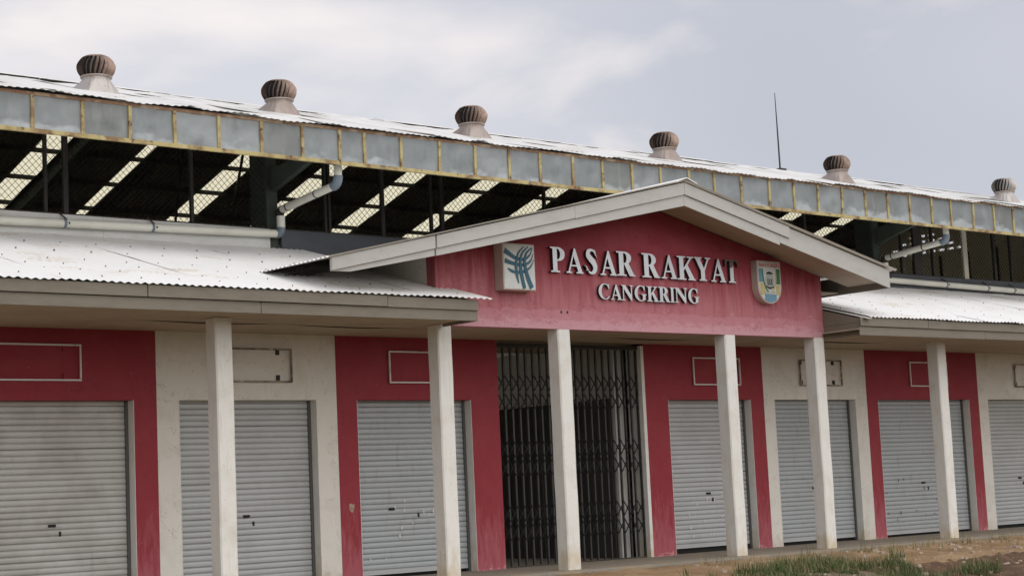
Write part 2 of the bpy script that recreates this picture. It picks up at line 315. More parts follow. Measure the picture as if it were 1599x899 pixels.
# ---- roller shutters: guide rails, bottom bar and one slat above the other
slat_me = None
def slat_mesh():
    prof = [(.0, .0), (-.009, .005), (-.013, .02), (-.0145, .04), (-.013, .06), (-.008, .073), (.001, .079)]
    mb = MB(); vs = [(x, y, z) for x in (0, 1) for y, z in prof]; k = len(prof)
    mb.add(vs, [(i, i+k, i+k+1, i+1) for i in range(k-1)], 0, True); return mb.mesh('slat')
SLATS = {}
for k in ('shutter', 'shutter_cool', 'shutter_warm'): SLATS[k] = slat_mesh(); SLATS[k].materials.append(MATS[k])
TINT = ['shutter_warm', 'shutter', 'shutter_cool', 'shutter', 'shutter_cool', 'shutter_cool', 'shutter']
GAPS = [.0, .03, .05, .09, .06, .045, .07]
for bi, (x0, x1, a, b, c) in enumerate(BAYS):
    g = GAPS[bi]; mb = MB()
    mb.box(a+.004, a+.05, .15, .22, 0, OPEN_Z, 1); mb.box(b-.05, b-.004, .15, .22, 0, OPEN_Z, 1)      # guide rails
    mb.box(a+.05, b-.05, .172, .195, g, g+.07, 0)                                                   # bottom bar
    mb.box(a, b, .235, .245, -.01, OPEN_Z+.02, 2)                                                      # darkness behind
    sh = mb.build('roller_shutter', ['shutter', 'shutter_dark', 'black_gap'], BLD, 'grey ribbed roller shutter closed in a %s bay' % ('red' if c == 'red' else 'white'))
    z = g+.071; i = 0
    while z < OPEN_Z-.01:
        s_ = new_obj('slat', SLATS[TINT[bi]], sh); s_.location = (a+.048, .188+random.uniform(-.0022, .0022), z+random.uniform(-.0012, .0012)); s_.rotation_euler = (random.uniform(-.03, .03), random.uniform(-.0012, .0012), 0); s_.scale = (b-a-.096, 1, 1); z += .0795; i += 1
    mb = MB(); hx = a+(b-a)*(.5 if bi not in (2,) else .32); mb.box(hx-.05, hx+.05, .158, .176, .98, 1.015); mb.build('handle', 'black_gap', sh)
    if bi in (2, 5):
        mb = MB(); hx = a+(b-a)*.74; mb.box(hx-.045, hx+.045, .158, .176, 1.0, 1.035); mb.build('handle', 'black_gap', sh)
    mb = MB(); hx = a+(b-a)*.55; mb.box(hx-.012, hx+.012, .16, .178, .86, .92); mb.build('lock', 'black_gap', sh)
    if bi in (2, 3, 5):                # splashes of white paint and scuffs
        mb = MB(); rs = random.Random(bi)
        for k in range(14):
            px_, pz_ = a+(b-a)*rs.uniform(.1, .75), rs.uniform(.25, .95 if bi == 3 else 1.1); w_ = rs.uniform(.008, .022); h_ = rs.uniform(.015, .06)
            mb.add([(px_-w_, .1655, pz_), (px_+w_*.6, .1655, pz_-h_*.4), (px_+w_, .1655, pz_+h_*.5), (px_, .1655, pz_+h_)], [(0, 1, 2, 3)])
        struct(mb.build('paint_splashes', 'frame_white' if bi != 5 else 'shutter_dark', sh, recalc=False), 'stuff')
    for xx in ((a, 1), (b, -1)):       # pale reveal lining
        mb = MB(); mb.box(min(xx[0], xx[0]+.006*xx[1]), max(xx[0], xx[0]+.006*xx[1]), -.0045, .15, .0, OPEN_Z-.001)
        mb.build('reveal', 'white_paint', BLD)
# ---- folding gate in the entrance
GX0, GX1 = 17.69, 20.79
mb = MB(); mb.box(GX0, GX1, .06, .14, 3.44, 3.50)
gate = mb.build('folding_gate', 'gate_metal', BLD, 'black folding scissor gate across the entrance')
mb = MB(); mb.box(GX0, GX1, .085, .115, .0, .012); mb.build('floor_track', 'gate_metal', gate)
NB = 21; pitch = (GX1-GX0-.06)/(NB-1)
mb = MB(); mb.box(-.016, .016, -.022, .0, .02, 3.43); mb.box(-.021, .021, 0, .004, .02, 3.43); bar_me = mb.mesh('bar'); bar_me.materials.append(MATS['gate_metal'])
for i in range(NB):
    o = new_obj('bar', bar_me, gate); o.location = (GX0+.03+i*pitch, .10, 0)
mb = MB()
for i in range(NB-1):
    xa = GX0+.03+i*pitch; xb = xa+pitch
    for z0 in (.42, 1.42, 2.46):
        for dz in (0, .29):
            for s_, yo in ((1, .066), (-1, .072)):
                za, zb = (z0+dz, z0+dz+.24) if s_ > 0 else (z0+dz+.24, z0+dz)
                mb.bar((xa, yo, za), (xb, yo, zb), .004, .024, up=(0, 1, 0))
struct(mb.build('lattice', 'gate_metal', gate, 'crossed scissor bars of the gate'), 'stuff')
mb = MB(); mb.box(19.17, 19.22, .03, .07, 1.02, 1.16); mb.build('padlock', 'steel_letter', gate)
# ---- passage and hall interior seen through the gate
mb = MB(); mb.box(17.42, 17.669, .245, 6.0, 0, CEIL+.1); mb.build('passage_wall', 'grey_wall', BLD)
mb = MB(); mb.box(20.62, 20.86, .5, 6.0, 0, CEIL+.1); mb.build('passage_wall', 'grey_wall', BLD)
mb = MB(); mb.box(20.58, 20.617, .56, 5.9, 0, 2.66)
for k in range(6): mb.box(20.565, 20.58, .58+k*.9, .64+k*.9, 0, 2.66)
mb.build('partition_panel', 'dark_panel', BLD, 'dark metal partition inside the entrance passage')
mb = MB(); mb.box(4, 40, 12.55, 12.75, 0, 7.0); mb.build('back_wall', 'grey_wall', BLD)  # carried up solid on the unseen far side to keep the roof underside dark
for x0, x1 in ((4, 17.42), (20.86, 40)):
    mb = MB(); mb.box(x0, x1, 2.06, 2.26, 0, 5.1); mb.build('hall_wall', 'grey_wall', BLD)
mb = MB(); mb.box(17.42, 20.86, 2.06, 2.26, CEIL+.1, 5.1); mb.build('hall_wall', 'grey_wall', BLD)
mb = MB(); mb.box(3.8, 4.0, -.0, 14.0, 0, 6.9); mb.build('hall_wall', 'grey_wall', BLD)
mb = MB(); mb.prism([(14.78, 1.02), (14.83, .97), (14.87, 1.03), (14.875, 1.10), (14.845, 1.085), (14.81, 1.11), (14.785, 1.09)], -.0055, -.004); mb.build('bare_patch', 'stone', BLD, 'chipped bare patch on the red pier')
for x in (17.44, 17.56):
    mb = MB(); mb.box(x, x+.03, -1.808, -1.80, 3.75, 3.79); mb.build('fixing_plate', 'letter_side', BLD)
# ---- columns, 0.25 m square with slightly rounded arrises
for i, (x, zt) in enumerate([(8.05, CEIL), (11.58, CEIL), (15.13, CEIL), (17.37, CEIL), (20.95, CEIL), (23.14, CEIL), (26.51, CEIL), (29.95, CEIL), (33.4, CEIL)]):
    mb = MB(); N = 10; h = .25; vs = []; fs = []
    for j in range(N+1):
        z = -.02+(zt+.02)*j/N; dx = .008*fbm(i*3.3, z*1.2); dy = .008*fbm(i*5.1+9, z*1.1)
        c_ = .018; q = [(c_,0),(h-c_,0),(h,c_),(h,h-c_),(h-c_,h),(c_,h),(0,h-c_),(0,c_)]
        vs += [(x+a+dx, -1.80+b+dy, z) for a, b in q]
    for j in range(N):
        for k in range(8): fs.append((j*8+k, j*8+(k+1) % 8, (j+1)*8+(k+1) % 8, (j+1)*8+k))
    mb.add(vs, fs); mb.build('column', 'white_paint', BLD)
# ---- veranda ceiling: sheets with open, sagging joints
ceil_o = MB(); ceil_o.box(4.0, 15.2, -2.58, 2.0, CEIL+.06, CEIL+.08); ceil_o.box(15.2, 23.34, -1.59, 2.0, CEIL+.06, CEIL+.08); ceil_o.box(23.34, 40, -2.58, 2.0, CEIL+.06, CEIL+.08)
ceil = ceil_o.build('ceiling', 'cream_ceiling', BLD)
for x, x2 in [(4.0+2.24*k, 6.236+2.24*k) for k in range(5)]+[(15.2+2.035*k, 17.231+2.035*k) for k in range(4)]+[(23.34+2.4*k, 25.736+2.4*k) for k in range(6)]:
    for y0, y1 in ((-1.595 if 15 < x < 23.3 else -2.575, -1.2 if not 15 < x < 23.3 else -.8), (-1.195 if not 15 < x < 23.3 else -.795, -.005)):
        vs = []
        sag = .004+.012*random.random() if random.random() < .6 else .03
        for j in range(3):
            for i in range(7):
                a = i/6; b = j/2; yy = y0+(y1-y0)*b
                vs.append((x+(x2-x)*a, yy, CEIL+.012-sag*math.sin(math.pi*a)*(b if y0 < -1.3 else 1-b)*.8))
        mb = MB(); fs = [(j*7+i, j*7+i+1, (j+1)*7+i+1, (j+1)*7+i) for j in range(2) for i in range(6)]
        mb.add(vs, fs); mb.add([(p[0], p[1], CEIL+.03) for p in vs], fs); mb.build('ceiling_panel', 'cream_ceiling', ceil, recalc=False)
mb = MB(); mb.box(17.672, 20.856, .0, 2.0, CEIL+.02, CEIL+.055); mb.build('ceiling', 'cream_ceiling', BLD)

# ---- lower corrugated roofs on both sides of the entrance gable
S_LOW = .28
def low_z(y): return 3.80+S_LOW*(y+2.62)
ln = math.sqrt(1+S_LOW**2)
for side, (xa, xb) in enumerate(((4.0, 15.44), (23.56, 37.0))):
    mb = MB(); yb = 2.0
    for y in (-2.45, -1.3, -.15, 1.0, 1.9): mb.box(xa, (15.1 if side == 0 else xb), y-.03, y+.03, low_z(y)-.10, low_z(y)-.035)
    if side: mb.v = [(max(p[0], 23.6), p[1], p[2]) for p in mb.v]
    roof = mb.build('porch_roof', 'dark_steel', BLD, 'white corrugated lean-to roof %s of the gable' % ('left' if side == 0 else 'right'))
    x = xa if side else xb; i = 0
    while (x < xb if side else x > xa):
        wd = 1.06
        x_s = x if side else x-wd
        ov = .06
        c = corr((x_s, -2.66+random.uniform(-.012, .012), low_z(-2.66)+.004+(i % 2)*.004), (1, 0, 0), (0, 1, S_LOW), wd+(ov if side else 0) if side else wd+ov*(i > 0), 4.66*ln, .106, .0095, 10, 6, .012, i*3.1+side*40, .004)
        c.build('roof_sheet', 'roof_sheet', roof, recalc=False); x += wd if side else -wd; i += 1
    scr = MB(); x = (xb-.35) if not side else xa+.3
    while xa < x < xb:
        for r_, y in enumerate((-2.28, -1.78, -1.28, -.78)):
            xx = x+random.uniform(-.04, .04); yy = y+random.uniform(-.05, .05); z = low_z(yy)+.016
            scr.tube([(xx, yy, z-.01), (xx, yy-.003, z+.006)], .0085, 6)
        for y in (.1, 1.0): scr.tube([(x, y, low_z(y)), (x, y, low_z(y)+.02)], .012, 6)
        x += .53 if side else -.53
    struct(scr.build('roof_screws', 'shutter_dark', roof), 'stuff')
    # fascia boards, two courses with staggered joints
    ends = (4.0, 15.22) if side == 0 else (23.36, 37.0)
    ju = [6.69, 10.19, 13.69] if side == 0 else [25.2, 28.9, 32.6]
    jl = [4.9, 8.2, 11.77] if side == 0 else [26.86, 30.4, 34.0]
    for js, z0, z1, yf in ((ju, 3.638, 3.782, -2.622), (jl, 3.488, 3.630, -2.592)):
        p = [ends[0]]+js+[ends[1]]
        for a, b in zip(p[:-1], p[1:]):
            mb = MB(); dz = random.uniform(-.004, .004); dy = random.uniform(-.004, .004)
            mb.box(a+.006, b-.006, yf+dy, yf+.022+dy, z0+dz, z1+dz); mb.build('fascia_board', 'board_old', roof, bevel=.003)
    if side == 0:
        mb = MB(); mb.prism([(-2.59, 3.49), (-1.83, 3.49), (-1.83, 3.96), (-2.59, 3.77)], 15.195, 15.218, 'x'); mb.build('end_board', 'board_old', roof)
    else:
        for z0, z1, z2 in ((3.488, 3.60, 3.60), (3.604, 3.70, 3.70), (3.704, 3.76, 3.98)):
            mb = MB(); mb.prism([(-2.59, z0), (-1.803, z0), (-1.803, z2), (-2.59, z1)], 23.394, 23.412, 'x'); mb.build('end_board', 'board_old', roof)
        mb = MB(); mb.bar((23.50, -2.70, low_z(-2.7)-.02), (23.50, -1.70, low_z(-1.7)-.02), .14, .012); mb.build('flashing', 'parapet_grey', roof)

# ---- entrance gable
GXC, GZ, GS, GY = 19.27, 5.70, .228, -2.70
def gz(x): return GZ-GS*abs(x-GXC)
SOF = .19
mb = MB()
mb.prism([(15.13, CEIL-.004), (23.39, CEIL-.004), (23.39, gz(23.39)-SOF-.01), (GXC, GZ-SOF-.01), (15.13, gz(15.13)-SOF-.01)], -1.803, -1.60)
mb.build('gable_wall', 'red_gable', BLD, 'faded red plastered gable wall above the entrance')
for x0, x1 in ((15.128, 15.28), (23.24, 23.392)):
    mb = MB(); xm = (x0+x1)/2; mb.box(x0, x1, -1.60, 2.0, CEIL+.1, gz(xm)-SOF-.02); mb.build('gable_side_wall', 'white_wall', BLD)
mb = MB(); mb.box(15.3, 23.2, -1.60, -1.4, CEIL-.004, CEIL+.4); mb.build('beam', 'cream_ceiling', BLD)
XL, XR = 12.77, 24.13
mb = MB()
for y in (-2.4, -1.2, 0, 1.2):
    for sx, ex in ((-1, XL+.3), (1, XR-.3)): mb.bar((GXC, y, GZ-.12), (ex, y, gz(ex)-.12), .05, .08)
gr = mb.build('gable_roof', 'dark_steel', BLD, 'shallow gable roof over the entrance with pale barge boards')
for sgn, xe in ((-1, XL-.07), (1, XR+.13)):
    y = -2.76; i = 0; L_ = abs(xe-GXC)*math.sqrt(1+GS*GS)
    while y < 2.0:
        c = corr((GXC, y, GZ+.03+(i % 2)*.003), (0, 1, 0), (sgn, 0, -GS), .98, L_, .1, .011, 8, 6, .006, i*7.7+sgn)
        c.build('roof_sheet', 'roof_sheet', gr, recalc=False); y += .95; i += 1
mb = MB(); mb.prism([(GXC-.22, GZ-.012), (GXC, GZ+.062), (GXC+.22, GZ-.012), (GXC+.22, GZ+.0), (GXC, GZ+.075), (GXC-.22, GZ+.0)], -2.775, 1.95); mb.build('ridge_cap', 'roof_sheet', gr)
def barge(xa, xb, d0, d1, y0, y1, m_='board_paint', cutl=0.0, d1a=None):
    d1a = d1 if d1a is None else d1a
    """board following the gable slope between xa and xb, from d0 to d1 below the roof line"""
    mb = MB(); mb.prism([(xa, gz(xa)-d1a*.72), (xa+cutl, gz(xa+cutl)-d1a), (xb, gz(xb)-d1)] + [(xb, gz(xb)-d0), (xa, gz(xa)-d0)] if cutl else [(xa, gz(xa)-d1a), (xb, gz(xb)-d1), (xb, gz(xb)-d0), (xa, gz(xa)-d0)], y0, y1); mb.build('barge_board', m_, gr, bevel=.003)
# tall base boards and a shorter board nailed over their upper half
barge(XL, 14.448, .0, .265, GY+.014, GY+.04, cutl=.3, d1a=.225); barge(14.474, GXC-.002, .0, .35, GY+.014, GY+.04, d1a=.268)
barge(GXC+.002, 21.4, .0, .345, GY+.014, GY+.04); barge(21.404, XR, .0, .305, GY+.014, GY+.04)
barge(XL, 14.448, -.006, .165, GY-.014, GY+.012, d1a=.158); barge(14.474, 17.0, -.006, .172, GY-.014, GY+.012, d1a=.165); barge(17.003, GXC-.002, -.006, .178, GY-.014, GY+.012)
barge(GXC+.002, 21.62, -.006, .178, GY-.014, GY+.012)
for sgn, xe in ((-1, 14.4), (1, XR-.02)):       # soffit boards behind the barge
    for a, b in ((-2.655, -2.24), (-2.236, -1.806)):
        mb = MB(); mb.prism([(GXC, GZ-SOF), (xe, gz(xe)-SOF), (xe, gz(xe)-SOF+.012), (GXC, GZ-SOF+.012)], a, b); mb.build('soffit_board', 'soffit', gr)
mb = MB(); mb.prism([(-2.655, gz(XR)-.30), (1.9, gz(XR)-.30), (1.9, gz(XR)), (-2.655, gz(XR))], XR-.022, XR, 'x'); mb.build('eave_board', 'board_old', gr)
mb = MB(); mb.box(23.40, XR-.025, -1.59, 1.9, gz(XR)-.27, gz(XR)-.255); mb.build('soffit_board', 'soffit', gr)

# ---- the high hall behind: steel frames, roof, eave fascia, mesh clerestory
HY0, HZ0, HS, HR = .05, 6.65, .285, 7.3
HZR = HZ0+HS*(HR-HY0)
def near_z(y): return HZ0+HS*(y-HY0)
def far_z(y): return HZR-HS*(y-HR)
for x in (14.95, 29.9):
    mb = MB()
    mb.box(x-.10, x+.10, 2.06, 2.075, 4.6, 6.95); mb.box(x-.10, x+.10, 2.515, 2.53, 4.6, 6.95); mb.box(x-.008, x+.008, 2.075, 2.515, 4.6, 6.95)
    mb.box(x-.097, x-.09, 2.075, 2.515, 4.6, 6.95)
    for a, b in (((.3, near_z(.3)-.42), (HR, HZR-.42)), ((HR, HZR-.42), (14.2, far_z(14.2)-.42))):
        mb.bar((x, a[0], a[1]), (x, b[0], b[1]), .012, .34); 
        for dz in (-.17, .17): mb.bar((x, a[0], a[1]+dz), (x, b[0], b[1]+dz), .18, .014)
    mb.prism([(2.0, 6.35), (2.0, 6.0), (.9, 6.3), (.9, 6.45)], x-.05, x+.05, 'x')
    mb.build('hall_frame', 'green_steel', BLD, 'dark green steel portal frame of the hall')
mb = MB(); py = [1.4, 2.5, 3.6, 4.7, 5.8, 6.9]
for y in py: mb.bar((4, y, near_z(y)-.14), (40, y, near_z(y)-.14), .06, .15)
hr = mb.build('hall_roof', 'dark_steel', BLD, 'long shallow metal roof of the main hall')
lh = math.sqrt(1+HS*HS)
x = 4.0; i = 0
while x < 40.2:
    O = (x, HY0-.06+random.uniform(-.02, .02), near_z(HY0-.06)+.01+random.uniform(0, .025))
    c = corr(O, (1, 0, 0), (0, 1, HS+random.uniform(-.0012, .0012)), 1.12, (HR-HY0+.06)*lh, .11, .007, 14, 6, .04, i*5.3, .010)
    c.build('roof_sheet', 'hall_sheet', hr, recalc=False); x += 1.05; i += 1
x = 4.0
while x < 40:
    mb = MB(); x1 = min(x+2.4, 40.2); dz = random.uniform(-.02, .03); t0 = random.uniform(-.015, .015)
    mb.prism([(HR-.28, HZR-.035+dz), (HR, HZR+.05+dz), (HR+.28, HZR-.035+dz), (HR+.28, HZR-.025+dz), (HR, HZR+.06+dz), (HR-.28, HZR-.025+dz)], x, x1-.01, 'x')
    mb.build('ridge_cap', 'hall_sheet', hr); x += 2.4
SKY_X = [14.55+2.1*k-.02 for k in range(-4, 12)]
SKY_W = .58
p = 4.0; lf = (14.5-HR)*lh
for sx in SKY_X+[99]:
    a = p; b = min(sx, 40.0)
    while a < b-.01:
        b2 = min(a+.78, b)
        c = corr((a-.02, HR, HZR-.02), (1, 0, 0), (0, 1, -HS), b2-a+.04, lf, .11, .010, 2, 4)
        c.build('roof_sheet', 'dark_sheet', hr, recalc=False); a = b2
    if sx < 40:
        c = corr((sx, HR, HZR-.012), (1, 0, 0), (0, 1, -HS), SKY_W, lf, .11, .010, 2, 4)
        c.build('skylight_sheet', 'skylight', hr, 'translucent yellowish skylight strip', recalc=False)
    p = sx+SKY_W
for y in (8.45, 9.6, 10.7, 11.8, 12.9, 14.0):
    mb = MB(); mb.bar((4, y, far_z(y)-.065), (40, y, far_z(y)-.065), .05, .085); mb.build('purlin', 'dark_steel', hr)
for x in (16.95, 18.3, 25.6, 33.0):      # flat bracing under the far slope
    mb = MB(); mb.bar((x, 8.2, far_z(8.2)-.22), (x+2.2, 12.6, far_z(12.6)-.22), .05, .05); mb.build('brace', 'dark_steel', hr)
mb = MB(); mb.bar((17.02, 8.3, far_z(8.3)-.06), (17.02, 12.9, far_z(12.9)-.06), .40, .03); mb.build('brace', 'dark_steel', hr)
# eave fascia: sheet metal panels between ochre battens
def fb(x): return 6.105-.0026*(x-9.5)
def ft(x): return 6.615+.0016*(x-9.5)
FY = .10
mb = MB(); mb.prism([(4, ft(4)-.01), (40, ft(40)-.01), (40, ft(40)+.035), (4, ft(4)+.035)], FY-.012, FY+.02)
ef = mb.build('eave_fascia', 'rust_edge', BLD, 'weathered metal fascia along the high eave')
mb = MB(); mb.prism([(4, fb(4)), (40, fb(40)), (40, fb(40)+.055), (4, fb(4)+.055)], FY-.03, FY+.02); mb.build('bottom_rail', 'ochre_batten', ef, bevel=.004)
DIV = [10.04, 10.75, 11.45, 12.14, 12.84, 13.54, 14.24, 14.9, 15.35, 16.03, 16.77, 17.48, 18.18, 18.84, 19.56, 20.23, 20.91, 21.6, 22.3, 22.94, 23.64, 24.39, 25.07, 25.75, 26.44, 27.14, 27.83, 28.52, 29.22, 29.86, 30.61, 31.33, 32.02]
DIV = [10.04-.7*k for k in range(8, 0, -1)]+DIV+[32.02+.7*k for k in range(1, 11)]
for k, x in enumerate(DIV):
    mb = MB(); lean = random.uniform(-.008, .008)
    mb.prism([(x-.024, fb(x)+.05), (x+.024, fb(x)+.05), (x+.024+lean, ft(x)-.006), (x-.024+lean, ft(x)-.006)], FY-.028, FY+.01); mb.build('batten', 'ochre_batten', ef, bevel=.004)
    if k+1 < len(DIV):
        x2 = DIV[k+1]; nx_, nz_ = 9, 7; vs = []; sd = random.uniform(0, 90); tilt = random.uniform(-.010, .010)
        for j in range(nz_+1):
            for i in range(nx_+1):
                a, b = i/nx_, j/nz_; edge = min(a, 1-a)*2
                zz = fb(x)+.04+(ft(x)-fb(x)-.05)*b + (.018*fbm(a*4+sd, 7.0) if j == 0 else 0)
                yy = FY-.002+.030*fbm(a*2.2+sd, b*2.2, 2)*(.3+edge)*(1.25-b*.6)+tilt*(b-.5)
                vs.append((x+.012+(x2-x-.024)*a, yy, zz))
        mb = MB(); fs = [(j*(nx_+1)+i, j*(nx_+1)+i+1, (j+1)*(nx_+1)+i+1, (j+1)*(nx_+1)+i) for j in range(nz_) for i in range(nx_)]
        mb.add(vs, fs, 0, True); mb.build('fascia_panel', random.choice(('zinc_panel', 'zinc_panel', 'zinc_pale', 'zinc_dull')), ef, recalc=False)
mb = MB(); mb.box(4, 40, FY+.03, .34, 6.16, 6.18); mb.box(4, 40, .33, .345, 6.16, 6.5); mb.build('gutter', 'dark_steel', ef)
# parapet strip below the clerestory
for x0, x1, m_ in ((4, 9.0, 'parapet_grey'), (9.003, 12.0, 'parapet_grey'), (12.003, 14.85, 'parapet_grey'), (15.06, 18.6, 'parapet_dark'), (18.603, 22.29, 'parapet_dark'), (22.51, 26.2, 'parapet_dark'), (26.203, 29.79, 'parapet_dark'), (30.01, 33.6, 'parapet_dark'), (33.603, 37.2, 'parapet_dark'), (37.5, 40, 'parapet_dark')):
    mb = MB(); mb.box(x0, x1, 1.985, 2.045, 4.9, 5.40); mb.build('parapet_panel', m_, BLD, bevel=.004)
# chain-link clerestory
mb = MB(); mb.bar((4, 2.12, 5.42), (40, 2.12, 5.42), .04, .04); mb.bar((4, 2.12, 6.75), (40, 2.12, 6.75), .04, .04)
cl = mb.build('clerestory_screen', 'dark_steel', BLD, 'dark chain-link screen in the opening under the high eave')
PX = [(8.8, .04), (11.17, .045), (11.48, .075), (13.55, .05), (15.98, .04), (16.06, .04), (17.12, .06), (18.13, .045), (18.36, .07), (20.68, .05), (23.1, .05), (25.4, .05), (27.7, .05), (30.82, .06), (31.38, .30), (31.9, .05), (33.08, .15), (34.19, .09), (34.82, .05), (36.5, .06)]
for x, wd in PX:
    mb = MB(); mb.box(x-wd/2, x+wd/2, 2.09, 2.15, 5.40, 6.95); mb.build('post', 'end_cladding' if abs(x-33.08) < .01 else 'dark_steel', cl)
px = [x for x, wd in PX if wd < .2 and x not in (16.06, 18.36, 11.48, 31.9)]
H0, H1 = 5.44, 6.55; pt = .105
for a, b in zip(px[:-1], px[1:]):
    mb = MB(); n0 = int((b-a+(H1-H0))/pt)+1
    for k in range(n0):
        for s_ in (1, -1):
            # a wire rising at 45 degrees through the panel, clipped to it
            xa, za = a-(H1-H0)+k*pt, H0; xb, zb = xa+(H1-H0), H1
            if xa < a: za += a-xa; xa = a
            if xb > b: zb -= xb-b; xb = b
            if xb-xa < .02: continue
            if s_ < 0: xa, xb = a+b-xa, a+b-xb
            mb.bar((xa, 2.12+.004*s_, za), (xb, 2.12+.004*s_, zb), .0055, .0055, up=(0, 1, 0))
    mb.build('mesh_panel', 'wire', cl, recalc=False)
# far gable end of the hall with rows of ventilation slots
holes = []
for r_, z in enumerate((7.68, 7.525, 7.37, 7.22)):
    ysl = ([8.07, 8.38, 8.70], [7.77, 8.07, 8.38, 8.70, 9.03], [7.46, 7.77, 8.07, 8.38, 8.70, 9.03, 9.33], [7.16, 7.46, 7.77, 8.07, 8.38, 8.7, 9.03])[r_]
    for y in ysl: holes.append((y-.115, y+.115, z-.036, z+.036))
yc = sorted({0.4, 14.4}|{round(h[0], 4) for h in holes}|{round(h[1], 4) for h in holes}); zc = sorted({7.1, 7.8}|{round(h[2], 4) for h in holes}|{round(h[3], 4) for h in holes})
mb = MB(); XE = 40.0
mb.prism([(2.0, 0), (12.6, 0), (12.6, 7.1), (2.0, 7.1)], XE, XE+.12, 'x')
for j in range(len(zc)-1):
    z0, z1 = zc[j], zc[j+1]
    y = 2.0+max(0, (z0-6.9)/HS-1.6); cells = [(max(a, 4.0), min(b, 11.6)) for a, b in zip(yc[:-1], yc[1:])]
    for a, b in cells:
        if b <= a: continue
        if any(h[0]-1e-3 <= a and b <= h[1]+1e-3 and h[2]-1e-3 <= z0 and z1 <= h[3]+1e-3 for h in holes): continue
        mb.box(XE, XE+.12, a, b, z0, z1)
mb.prism([(4.0, 7.8), (11.6, 7.8), (HR+2.6, far_z(HR+2.6)-.05), (HR, HZR-.05), (4.0, near_z(4.0)-.05)], XE, XE+.12, 'x')
mb.build('end_wall', 'end_cladding', BLD, 'grey brown end wall of the hall with ventilation slots', recalc=True)
for k in range(12):
    y = 2.4+k*.9; mb = MB(); mb.box(XE-.04, XE-.001, y-.03, y+.03, 0, 7.05 if y > 2.5 else 6.9); mb.build('cladding_rib', 'dark_steel', BLD)

# ================================================================== THINGS ON AND AROUND THE BUILDING
# ---- turbine ventilators on the near slope of the hall roof
VENTS = [(12.56, 'leftmost brown turbine vent, nearest the camera, on the high hall roof', 'vent_brown', 0), (15.88, 'second turbine vent from the left, above the bent drain pipe', 'vent_brown', 0),
         (19.98, 'third brown turbine vent from the left, left of the gable peak', 'vent_brown', 0), (24.90, 'brown turbine vent nearest the gable peak, left of the thin lightning rod', 'vent_brown', 0),
         (30.2, 'brown turbine vent just right of the thin lightning rod', 'vent_brown', 0), (36.4, 'pale half-shiny turbine vent at the far right end of the roof', 'vent_bright', 1)]
for vi, (x, lab, hm, bright) in enumerate(VENTS):
    y = 3.2; zb = near_z(y); v = thing('turbine_vent', lab, 'roof vent', (x, y, zb), 'turbine vents along the hall roof')
    mb = MB(); R0, R1, n = .30, .215, 24; prof = []                                  # skirt: square foot to round neck
    vs = []
    for k in range(n):
        a = 2*math.pi*k/n; ca, sa = math.cos(a), math.sin(a); q = R0/max(abs(ca), abs(sa)); q = min(q, R0*1.3)
        vs.append((x+q*ca, y+q*sa, near_z(y+q*sa)-.05))
    for h_, mix in ((.04, .12), (.20, 1.0), (.24, 1.0)):
        for k in range(n):
            a = 2*math.pi*k/n; ca, sa = math.cos(a), math.sin(a); q = min(R0/max(abs(ca), abs(sa)), R0*1.3)*(1-mix)+R1*mix
            vs.append((x+q*ca, y+q*sa, (near_z(y+q*sa) if mix < .5 else zb)+h_))
    mb.add(vs, [(i*n+k, i*n+(k+1) % n, (i+1)*n+(k+1) % n, (i+1)*n+k) for i in range(3) for k in range(n)]); mb.build('skirt', 'vent_bright' if vi in (0, 5) else 'vent_skirt', v, bevel=0)
    mb = MB(); mb.lathe([(.20, .225), (.24, .23), (.245, .255), (.2, .26)], (x, y, zb)); mb.build('neck_ring', 'vent_skirt', v)
    # inner dark drum, top cap, then curved blades
    zc_ = zb+.25
    mb = MB(); mb.lathe([(.18, 0), (.215, .1), (.215, .22), (.15, .30)], (x, y, zc_)); mb.build('core', 'black_gap', v)
    mb = MB(); mb.lathe([(.0, .335), (.12, .332), (.17, .324), (.185, .305), (.175, .295)], (x, y, zc_)); mb.build('top_cap', hm, v)
    mb = MB(); NBL = 22; ph = random.random()
    for k in range(NBL):
        a0 = 2*math.pi*(k+ph)/NBL; vs = []
        for j in range(9):
            tt = j/8; rad = .205+.093*math.sin(math.pi*min(1, .06+tt*.9))**.75 - .02*max(0, tt-.62)/.38
            twist = .28*tt
            for e_, dr in ((0, 0.0), (-.15, -.04)): vs.append((x+(rad+dr)*math.cos(a0+twist+e_), y+(rad+dr)*math.sin(a0+twist+e_), zc_+.005+tt*.305))
        mb.add(vs, [(j*2, j*2+1, j*2+3, j*2+2) for j in range(8)], 0, True)
    struct(mb.build('turbine_blades', hm, v, recalc=False), 'stuff')
# ---- lightning rod on the ridge
mb = MB(); mb.tube([(33.01, 7.25, HZR-.1), (33.0, 7.25, HZR+.9), (32.985, 7.25, HZR+1.96)], [.022, .018, .008], 8); mb.box(32.9, 33.12, 7.14, 7.36, HZR-.02, HZR+.06)
tag(mb.build('lightning_rod', 'dark_steel'), 'thin dark lightning rod standing on the hall ridge', 'lightning rod')
